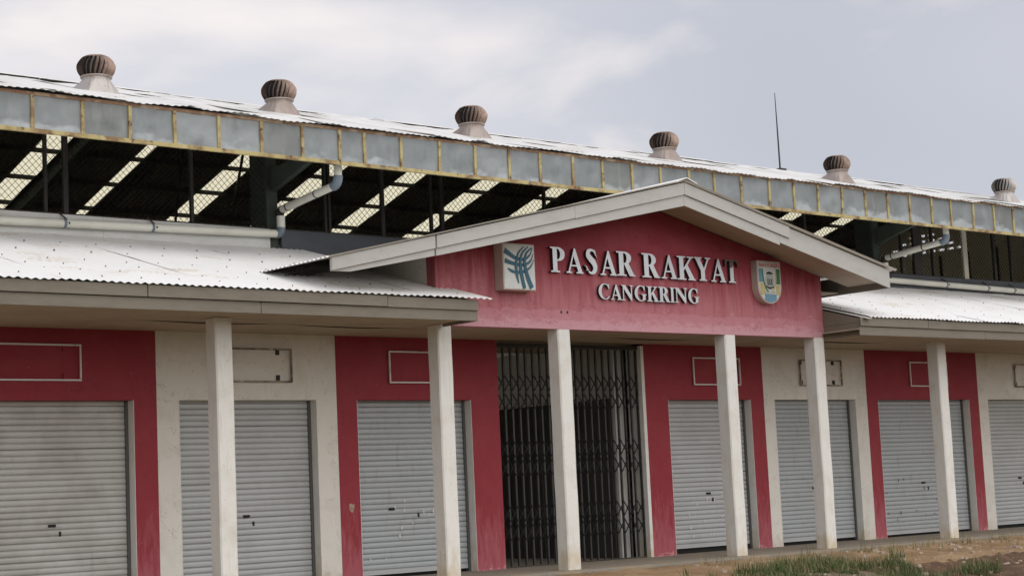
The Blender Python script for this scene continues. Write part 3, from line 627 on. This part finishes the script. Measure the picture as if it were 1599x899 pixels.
# ---- drain pipes
def elbow(mb, p, d0, d1, rad, R=.09):
    p, d0, d1 = Vector(p), Vector(d0).normalized(), Vector(d1).normalized(); pts = []
    for k in range(7):
        t_ = k/6; a = p-d0*R*(1-t_)**2 + d1*R*t_**2; pts.append(a)
    mb.tube(pts, rad, 14)
for X, lab in ((15.02, 'bent white drain pipe under the high eave left of the gable'), (29.98, 'bent white drain pipe under the high eave right of the gable')):
    d = thing('drain_pipe', lab, 'pipe', (X, .33, 5.3), 'bent drain pipes under the high eave')
    a, b = Vector((X, .33, 5.87)), Vector((X, 1.93, 5.70))
    mb = MB(); mb.tube([(X, .33, 6.2), (X, .33, 5.95)], .062, 14); mb.build('pipe', 'pvc', d)
    mb = MB(); elbow(mb, (X, .33, 5.85), (0, 0, -1), b-a, .074, .13); mb.build('elbow', 'pvc_grey', d)
    q0 = a+(b-a)*.06+Vector((0, 0, -.015)); mb = MB(); mb.tube([q0, b], .062, 14); mb.build('pipe', 'pvc', d)
    for t_ in (.33, .86):
        p = q0+(b-q0)*t_; u_ = (b-q0).normalized(); mb = MB(); mb.tube([p-u_*.012, p+u_*.012], .067, 14); mb.build('clamp', 'rubber', d)
    mb = MB(); elbow(mb, b+Vector((0, .03, -.005)), b-a, (0, 0, -1), .068, .09); mb.build('elbow', 'dark_steel', d)
    mb = MB(); mb.tube([(X-.02, 1.90, 5.60), (X-.02, 1.90, 5.40)], .066, 14); mb.build('pipe', 'pvc', d)
    mb = MB(); elbow(mb, (X-.02, 1.90, 5.315), (0, 0, -1), (-1, 0, 0) if X < 20 else (1, 0, 0), .072, .1); mb.build('elbow', 'pvc_grey' if X < 20 else 'dark_steel', d)
for xa, za, xb, zb_, rings, lab in ((4.5, 5.13, 14.92, 5.316, (7.2, 11.35, 12.75), 'long pale gutter pipe along the wall above the left roof'), (24.6, 5.30, 39.0, 5.14, (27.3, 32.0, 33.5, 34.5), 'long pale gutter pipe along the wall above the right roof')):
    d = thing('gutter_pipe', lab, 'pipe', (xa, 1.9, za), 'long gutter pipes above the lower roofs')
    mb = MB(); mb.tube([(xa, 1.90, za), (xb, 1.90, zb_)], .062, 14); mb.build('pipe', 'pvc', d)
    for x in rings:
        z = za+(zb_-za)*(x-xa)/(xb-xa); mb = MB(); mb.tube([(x-.02, 1.9, z), (x+.02, 1.9, z)], .069, 14); mb.build('coupling', 'pvc_grey', d)
        mb = MB(); mb.tube([(x+.06, 1.9, z-.06), (x+.05, 1.83, z), (x+.03, 1.9, z+.07), (x-.03, 1.985, z+.16)], .012, 6); mb.build('hook', 'dark_steel', d)
# ---- raised letters on the gable
def arc(cx_, cy_, rx, ry, a0, a1, n=14): return [(cx_+rx*math.cos(math.radians(a0+(a1-a0)*i/n)), cy_+ry*math.sin(math.radians(a0+(a1-a0)*i/n))) for i in range(n+1)]
def stroke(pts, wd, n=6):
    """closed outline of a stroke of varying width through pts (Catmull-Rom)"""
    P_ = [Vector((*p, 0)) for p in pts]; C_ = []; W_ = []
    for i in range(len(P_)-1):
        p0, p1, p2, p3 = P_[max(i-1, 0)], P_[i], P_[i+1], P_[min(i+2, len(P_)-1)]
        for k in range(n):
            t_ = k/n; C_.append(.5*((2*p1)+(p2-p0)*t_+(2*p0-5*p1+4*p2-p3)*t_*t_+(3*p1-p0-3*p2+p3)*t_**3)); W_.append(wd[i]+(wd[i+1]-wd[i])*t_)
    C_.append(P_[-1]); W_.append(wd[-1]); Lf = []; Rt = []
    for i, c in enumerate(C_):
        d = (C_[min(i+1, len(C_)-1)]-C_[max(i-1, 0)]).normalized(); nrm = Vector((-d.y, d.x, 0))
        Lf.append(tuple((c+nrm*W_[i]/2)[:2])); Rt.append(tuple((c-nrm*W_[i]/2)[:2]))
    return Lf+Rt[::-1]
FT = [(0, 0), (.42, 0), (.42, .045), (.31, .07)]; HD = [(0, 1), (0, .955), (.11, .93), (.11, .07), (0, .045)]
GLY = {
 'I': [FT+[(.31, .93), (.42, .955), (.42, 1)]+HD],
 'T': [[(0, 1), (0, .70), (.03, .70), (.06, .86), (.14, .935), (.26, .945), (.26, .07), (.16, .045), (.16, 0), (.56, 0), (.56, .045), (.46, .07), (.46, .945), (.58, .935), (.66, .86), (.69, .70), (.72, .70), (.72, 1)]],
 'P': [FT+[(.31, .45)]+arc(.37, .725, .30, .275, -90, 90)+HD, [(.31, .94), (.31, .515)]+arc(.335, .7275, .12, .2125, -90, 90)],
 'R': [FT+[(.31, .47), (.345, .47), (.56, 0), (.82, 0), (.82, .045), (.75, .07), (.535, .525)]+arc(.37, .745, .29, .255, -50, 90)+HD, [(.31, .94), (.31, .53)]+arc(.335, .735, .12, .205, -90, 90)],
 'A': [[(0, 0), (.27, 0), (.27, .045), (.175, .07), (.235, .27), (.50, .27), (.56, .07), (.47, .045), (.47, 0), (.80, 0), (.80, .045), (.745, .07), (.45, 1.0), (.395, 1.0), (.10, .07), (0, .045)], [(.255, .335), (.365, .70), (.48, .335)]],
 'K': [FT+[(.31, .40), (.38, .49), (.57, .07), (.51, .045), (.51, 0), (.86, 0), (.86, .045), (.80, .07), (.50, .64), (.70, .93), (.80, .955), (.80, 1), (.48, 1), (.48, .955), (.60, .93), (.31, .50), (.31, .93), (.42, .955), (.42, 1)]+HD],
 'Y': [[(.22, 0), (.60, 0), (.60, .045), (.51, .07), (.51, .42), (.73, .93), (.82, .955), (.82, 1), (.54, 1), (.54, .955), (.645, .93), (.475, .53), (.29, .93), (.38, .955), (.38, 1), (0, 1), (0, .955), (.06, .93), (.31, .42), (.31, .07), (.22, .045)]],
 'N': [[(0, 0), (.26, 0), (.26, .045), (.165, .07), (.165, .77), (.655, 0), (.74, 0), (.74, .93), (.84, .955), (.84, 1), (.58, 1), (.58, .955), (.675, .93), (.675, .37), (.27, 1), (0, 1), (0, .955), (.10, .92), (.10, .07), (0, .045)]],
 'C': [[(.73, .66), (.73, 1.0), (.70, 1.0), (.655, .95)]+arc(.42, .5, .42, .52, 62, 308, 26)+[(.75, .2), (.715, .22)]+arc(.45, .5, .25, .455, 312, 52, 24)+[(.70, .66)]],
 'G': [[(.71, .66), (.71, 1.0), (.68, 1.0), (.635, .95)]+arc(.42, .5, .42, .52, 64, 298, 26)+[(.75, .09), (.75, .38), (.83, .41), (.83, .45), (.45, .45), (.45, .41), (.56, .38), (.56, .10)]+arc(.45, .5, .25, .455, 284, 54, 24)+[(.68, .66)]],
 'S': [stroke([(.555, .83), (.53, .835), (.44, .935), (.29, .965), (.155, .89), (.14, .74), (.27, .60), (.42, .46), (.50, .29), (.45, .12), (.29, .035), (.14, .085), (.05, .20), (.03, .205)], [.34, .07, .075, .10, .19, .23, .26, .26, .23, .19, .10, .075, .07, .34])]}
def flat_mesh(loops, depth, name):
    cu = bpy.data.curves.new(name, 'CURVE'); cu.dimensions = '2D'; cu.fill_mode = 'BOTH'; cu.extrude = depth/2
    for lp in loops:
        sp = cu.splines.new('POLY'); sp.points.add(len(lp)-1); sp.use_cyclic_u = True
        for q, p in zip(sp.points, lp): q.co = (p[0], p[1], 0, 1)
    ob = bpy.data.objects.new(name, cu); COL.objects.link(ob); dg = bpy.context.evaluated_depsgraph_get()
    me = bpy.data.meshes.new_from_object(ob.evaluated_get(dg)); bpy.data.objects.remove(ob); bpy.data.curves.remove(cu)
    return me
def to_wall(me, x0, z0, sx, sz, y):
    """lay an x/y outline mesh on a wall: outline x -> world X, outline y -> world Z, extrusion towards -Y"""
    for v in me.vertices: c = v.co.copy(); v.co = (x0+c.x*sx, y-c.z, z0+c.y*sz)
    me.update(); return me
def letters(word, z0, capz, depth, label):
    root = thing('sign_lettering', label, 'sign letters', (word[0][1], -1.80, z0))
    for ch, xa, xb in word:
        lp = GLY[ch]; xmin = min(p[0] for p in lp[0]); xmax = max(p[0] for p in lp[0])
        me = flat_mesh(lp, depth, 'letter'); dz = random.uniform(-.004, .004)
        to_wall(me, xa-xmin*(xb-xa)/(xmax-xmin), z0+dz, (xb-xa)/(xmax-xmin), capz, -1.803-depth/2-.012)
        o = new_obj('letter', me, root, ['letter_side', 'steel_dark_top' if ch == 'T' else 'steel_letter'])
        if ch == 'T': o['label'] = 'last letter, its top dark brown'
        for p in me.polygons: p.material_index = 1 if p.center.y < -1.803-depth-.008 else 0
TOP = [('P', 17.238, 17.524), ('A', 17.543, 17.885), ('S', 17.917, 18.178), ('A', 18.232, 18.572), ('R', 18.579, 18.966), ('R', 19.111, 19.50), ('A', 19.53, 19.875), ('K', 19.884, 20.29), ('Y', 20.278, 20.645), ('A', 20.645, 20.99), ('T', 20.985, 21.287)]
BOT = [('C', 18.182, 18.407), ('A', 18.425, 18.655), ('N', 18.655, 18.905), ('G', 18.932, 19.185), ('K', 19.193, 19.445), ('R', 19.444, 19.70), ('I', 19.695, 19.80), ('N', 19.80, 20.085), ('G', 20.103, 20.349)]
letters(TOP, 4.355, .375, .05, 'upper row of large raised silver letters on the red gable')
letters(BOT, 3.985, .235, .045, 'lower row of smaller raised silver letters on the red gable')
# ---- square light-box sign with a woven emblem
LX0, LX1, LZ0, LZ1, LD = 16.20, 16.81, 4.035, 4.715, .20
sg = thing('logo_sign', 'square white box sign with dark woven emblem on the red gable', 'sign', (LX0, -1.80, LZ0))
mb = MB(); mb.box(LX0, LX1, -1.803-LD, -1.806, LZ0, LZ1); mb.build('box', 'sign_side', sg, bevel=.012)
mb = MB(); mb.box(LX0+.018, LX1-.018, -1.803-LD-.004, -1.803-LD+.002, LZ0+.02, LZ1-.018); mb.build('face', 'sign_white', sg)
def lp_(x, y): return ((x-290)/410, 1-(y-172)/545)
EMB = [([(300, 250), (370, 295), (450, 340), (560, 350), (640, 295), (683, 205)], [.14, .11, .085, .07, .045, .01]), ([(300, 375), (370, 398), (450, 415), (560, 418), (645, 370), (692, 275)], [.11, .095, .08, .07, .045, .01]),
       ([(338, 472), (390, 503), (450, 515), (550, 503), (640, 445), (697, 345)], [.03, .07, .075, .07, .04, .01]), ([(565, 190), (495, 265), (462, 350), (450, 450), (455, 550), (478, 655)], [.02, .045, .06, .085, .085, .012]),
       ([(622, 188), (545, 265), (512, 350), (508, 450), (522, 570), (552, 712)], [.02, .045, .07, .09, .10, .10]), ([(672, 200), (600, 265), (568, 350), (572, 450), (600, 570), (650, 702)], [.02, .05, .075, .09, .11, .13])]
for k, (pts, wd) in enumerate(EMB):
    me = flat_mesh([stroke([lp_(*p) for p in pts], wd)], .002, 'emblem_stroke')
    to_wall(me, LX0+.02, LZ0+.02, LX1-LX0-.04, LZ1-LZ0-.04, -1.803-LD-.0065-.0022*k); new_obj('emblem_stroke', me, sg, 'ink_teal')
# ---- shield-shaped crest
cs = thing('crest_sign', 'shield-shaped crest with red lettering, blue and green fields on the red gable', 'sign', (21.9, -1.80, 4.03))
SX, SZ, SW, SH, SD = 21.66, 4.035, .57, .70, .13
shield = [(0, 1), (1, 1), (1, .42)]+arc(.5, .40, .5, .40, 0, -180, 20)+[(0, .42)]
def crest(loops, depth, y, name, m_):
    me = flat_mesh(loops, depth, name); to_wall(me, SX, SZ, SW, SH, y); return new_obj(name, me, cs, m_)
yb = -1.806
crest([shield], SD, yb-SD/2, 'body', 'sign_side')
ins = [(.5+(x-.5)*.90, .5+(y-.5)*.93) for x, y in shield]; y1 = yb-SD-.003
crest([ins], .004, y1, 'face', 'sign_white')
clipS = lambda x0, x1, za, zb: [(x0, zb), (x1, zb)]+[(x1, max(za, .40-.37*math.sqrt(max(0, 1-((x1-.5)/.455)**2))))]+[(x0+(x1-x0)*k/8, max(za, .40-.37*math.sqrt(max(0, 1-((x0+(x1-x0)*k/8-.5)/.455)**2)))) for k in range(7, 0, -1)]+[(x0, max(za, .40-.37*math.sqrt(max(0, 1-((x0-.5)/.455)**2))))]
crest([clipS(.06, .22, .50, .82)], .003, y1-.004, 'blue_field', 'crest_blue'); crest([clipS(.78, .94, .46, .82)], .003, y1-.004, 'green_field', 'crest_green')
crest([clipS(.09, .28, .2, .48)], .003, y1-.004, 'yellow_field', 'crest_yellow'); crest([clipS(.76, .91, .2, .44)], .003, y1-.004, 'yellow_field', 'crest_yellow')
crest([clipS(.26, .76, .02, .22)], .003, y1-.004, 'blue_foot', 'crest_blue')
crest([stroke([(.22, .80), (.24, .55), (.34, .34), (.45, .27)], [.03, .05, .05, .02])], .003, y1-.006, 'wreath', 'crest_green')
crest([stroke([(.78, .80), (.76, .55), (.66, .34), (.55, .27)], [.03, .05, .05, .02])], .003, y1-.006, 'wreath', 'crest_yellow')
crest([arc(.5, .52, .19, .20, 0, 360, 24)[:-1]], .003, y1-.005, 'disc', 'crest_grey'); crest([arc(.5, .68, .15, .07, 10, 170, 12)], .003, y1-.008, 'roof_mark', 'crest_black')
for x in (.42, .5, .58): crest([[(x-.02, .43), (x+.02, .43), (x+.02, .58), (x-.02, .58)]], .003, y1-.008, 'pillar_mark', 'crest_black')
crest([stroke([(.34, .40), (.5, .365), (.66, .40)], [.03, .045, .03])], .003, y1-.008, 'base_mark', 'crest_black')
crest([stroke([(.28, .27), (.5, .235), (.72, .27)], [.05, .06, .05])], .003, y1-.008, 'ribbon', 'crest_grey')
fc = bpy.data.curves.new('crest_text', 'FONT'); fc.body = 'BANYUASIN'; fc.extrude = .001; fc.offset = .012; fc.align_x = 'CENTER'; fo = bpy.data.objects.new('crest_text', fc); COL.objects.link(fo)
dg = bpy.context.evaluated_depsgraph_get(); me = bpy.data.meshes.new_from_object(fo.evaluated_get(dg)); bpy.data.objects.remove(fo)
wt = max(v.co.x for v in me.vertices)-min(v.co.x for v in me.vertices); ht = max(v.co.y for v in me.vertices)
to_wall(me, SX+SW*.5, SZ+SH*.855, SW*.84/wt, SH*.095/ht, y1-.005); new_obj('lettering', me, cs, 'crest_red')
# ---- empty sign frames above the shutters
FR = [(9.43, 10.61, 'white', 'empty white sign frame above the leftmost shutter'), (12.68, 13.86, 'rust', 'rusty empty sign frame on the white bay left of the gable'), (15.56, 16.74, 'white', 'empty white sign frame on the red bay left of the gate'),
      (22.0, 23.18, 'white', 'empty white sign frame on the red bay right of the gate'), (24.765, 25.945, 'rust', 'rusty empty sign frame on the white bay right of the gable'), (27.98, 29.16, 'white', 'empty white sign frame on the rightmost red bay'), (31.44, 32.62, 'rust', 'rusty empty sign frame on the white bay at the right edge')]
for xa, xb, kind, lab in FR:
    fr = thing('empty_sign_frame', lab, 'sign frame', (xa, -.03, 2.84), 'empty sign frames above the shutters'); m_ = 'frame_white' if kind == 'white' else 'frame_rust'
    z0, z1, t_ = 2.845, 3.325, .024; yy = (-.05, -.025)
    for bx in ((xa, xb, z0, z0+t_), (xa, xb, z1-t_, z1), (xa, xa+t_, z0+t_, z1-t_), (xb-t_, xb, z0+t_, z1-t_)):
        mb = MB(); mb.box(bx[0], bx[1], yy[0], yy[1], bx[2], bx[3]); mb.build('rail', m_, fr, bevel=.003)
    for x in (xa+.03, xb-.03-.22):
        for z in (z0+.03, z1-.09):
            mb = MB(); mb.box(x if x < xa+.1 else x, x+.05, -.027, .002, z, z+.075); mb.build('bracket', 'dark_steel' if kind == 'rust' else 'red_wall', fr)
# ---- grass, dry weeds, rubble in front of the veranda
gm_ = MB(); dm = MB(); rnd = random.Random(3)
def blade(mb, x, y, z, h, lean, wd, az):
    ca, sa = math.cos(az), math.sin(az); q = []
    for t_ in (0, .5, 1): 
        ox = lean*t_*t_*ca; oy = lean*t_*t_*sa; ww = wd*(1-t_*.95)/2
        q += [(x+ox-sa*ww, y+oy+ca*ww, z+h*t_*(1-.25*t_*lean/h if h else 1)), (x+ox+sa*ww, y+oy-ca*ww, z+h*t_*(1-.25*t_*lean/h if h else 1))]
    mb.add(q, [(0, 1, 3, 2), (2, 3, 5, 4)])
cnt = 0
while cnt < 13000:
    x = rnd.uniform(16.5, 26.0); y = rnd.uniform(-7.5, -3.0); d_ = fbm(x*.7, y*.7, 4)+.55*fbm(x*2.2, y*2.2, 9)
    c0 = 1-((x-19.6-.35*(y+5))/2.5)**2-((y+5.1)/1.35)**2
    if c0+d_*1.5 < .25: continue
    cnt += 1; h = rnd.uniform(.06, .18)*(.6+.9*max(0, min(1, d_+.4)))
    (blade)(gm_ if rnd.random() < .80 else dm, x, y, ground_z(x, y)-.01, h, rnd.uniform(.02, .12), rnd.uniform(.007, .014), rnd.uniform(0, 6.28))
for k in range(520):                       # dry weeds along the slab edge
    x = rnd.uniform(19.5, 29.5); y = -2.2-abs(rnd.gauss(0, .7)); 
    if fbm(x*1.3, y*1.3, 6) < .02: continue
    z = ground_z(x, y)
    for q in range(rnd.randint(2, 6)): blade(dm if rnd.random() < .7 else gm_, x+rnd.uniform(-.04, .04), y+rnd.uniform(-.04, .04), z-.01, rnd.uniform(.05, .24), rnd.uniform(.02, .12), rnd.uniform(.005, .010), rnd.uniform(0, 6.28))
o = struct(gm_.build('grass', 'grass', recalc=False), 'stuff'); o['label'] = 'patch of short green grass on the bank'
o = struct(dm.build('dry_weeds', 'dry_grass', recalc=False), 'stuff'); o['label'] = 'dry straw and weeds along the veranda edge'
rb = MB()
for k in range(900):
    x = rnd.uniform(18.5, 30); y = rnd.uniform(-8, -2.3)
    if x < 22 and y > -4.2 and rnd.random() < .6: continue
    r_ = rnd.choice((.012, .018, .025, .03, .05))*rnd.uniform(.6, 1.3); z = ground_z(x, y)
    top = [(x+r_*1.3*math.cos(a)*rnd.uniform(.6, 1.2), y+r_*math.sin(a)*rnd.uniform(.6, 1.2), z+r_*rnd.uniform(.2, .7)) for a in (0, 1.3, 2.5, 3.8, 5.0)]
    base = [(x+(p[0]-x)*1.2, y+(p[1]-y)*1.2, z-.02) for p in top]
    rb.add(top+base, [(0, 1, 2, 3, 4)]+[(i, i+5, (i+1) % 5+5, (i+1) % 5) for i in range(5)])
o = struct(rb.build('rubble', 'stone'), 'stuff'); o['label'] = 'scattered stones and clods on the bare soil'
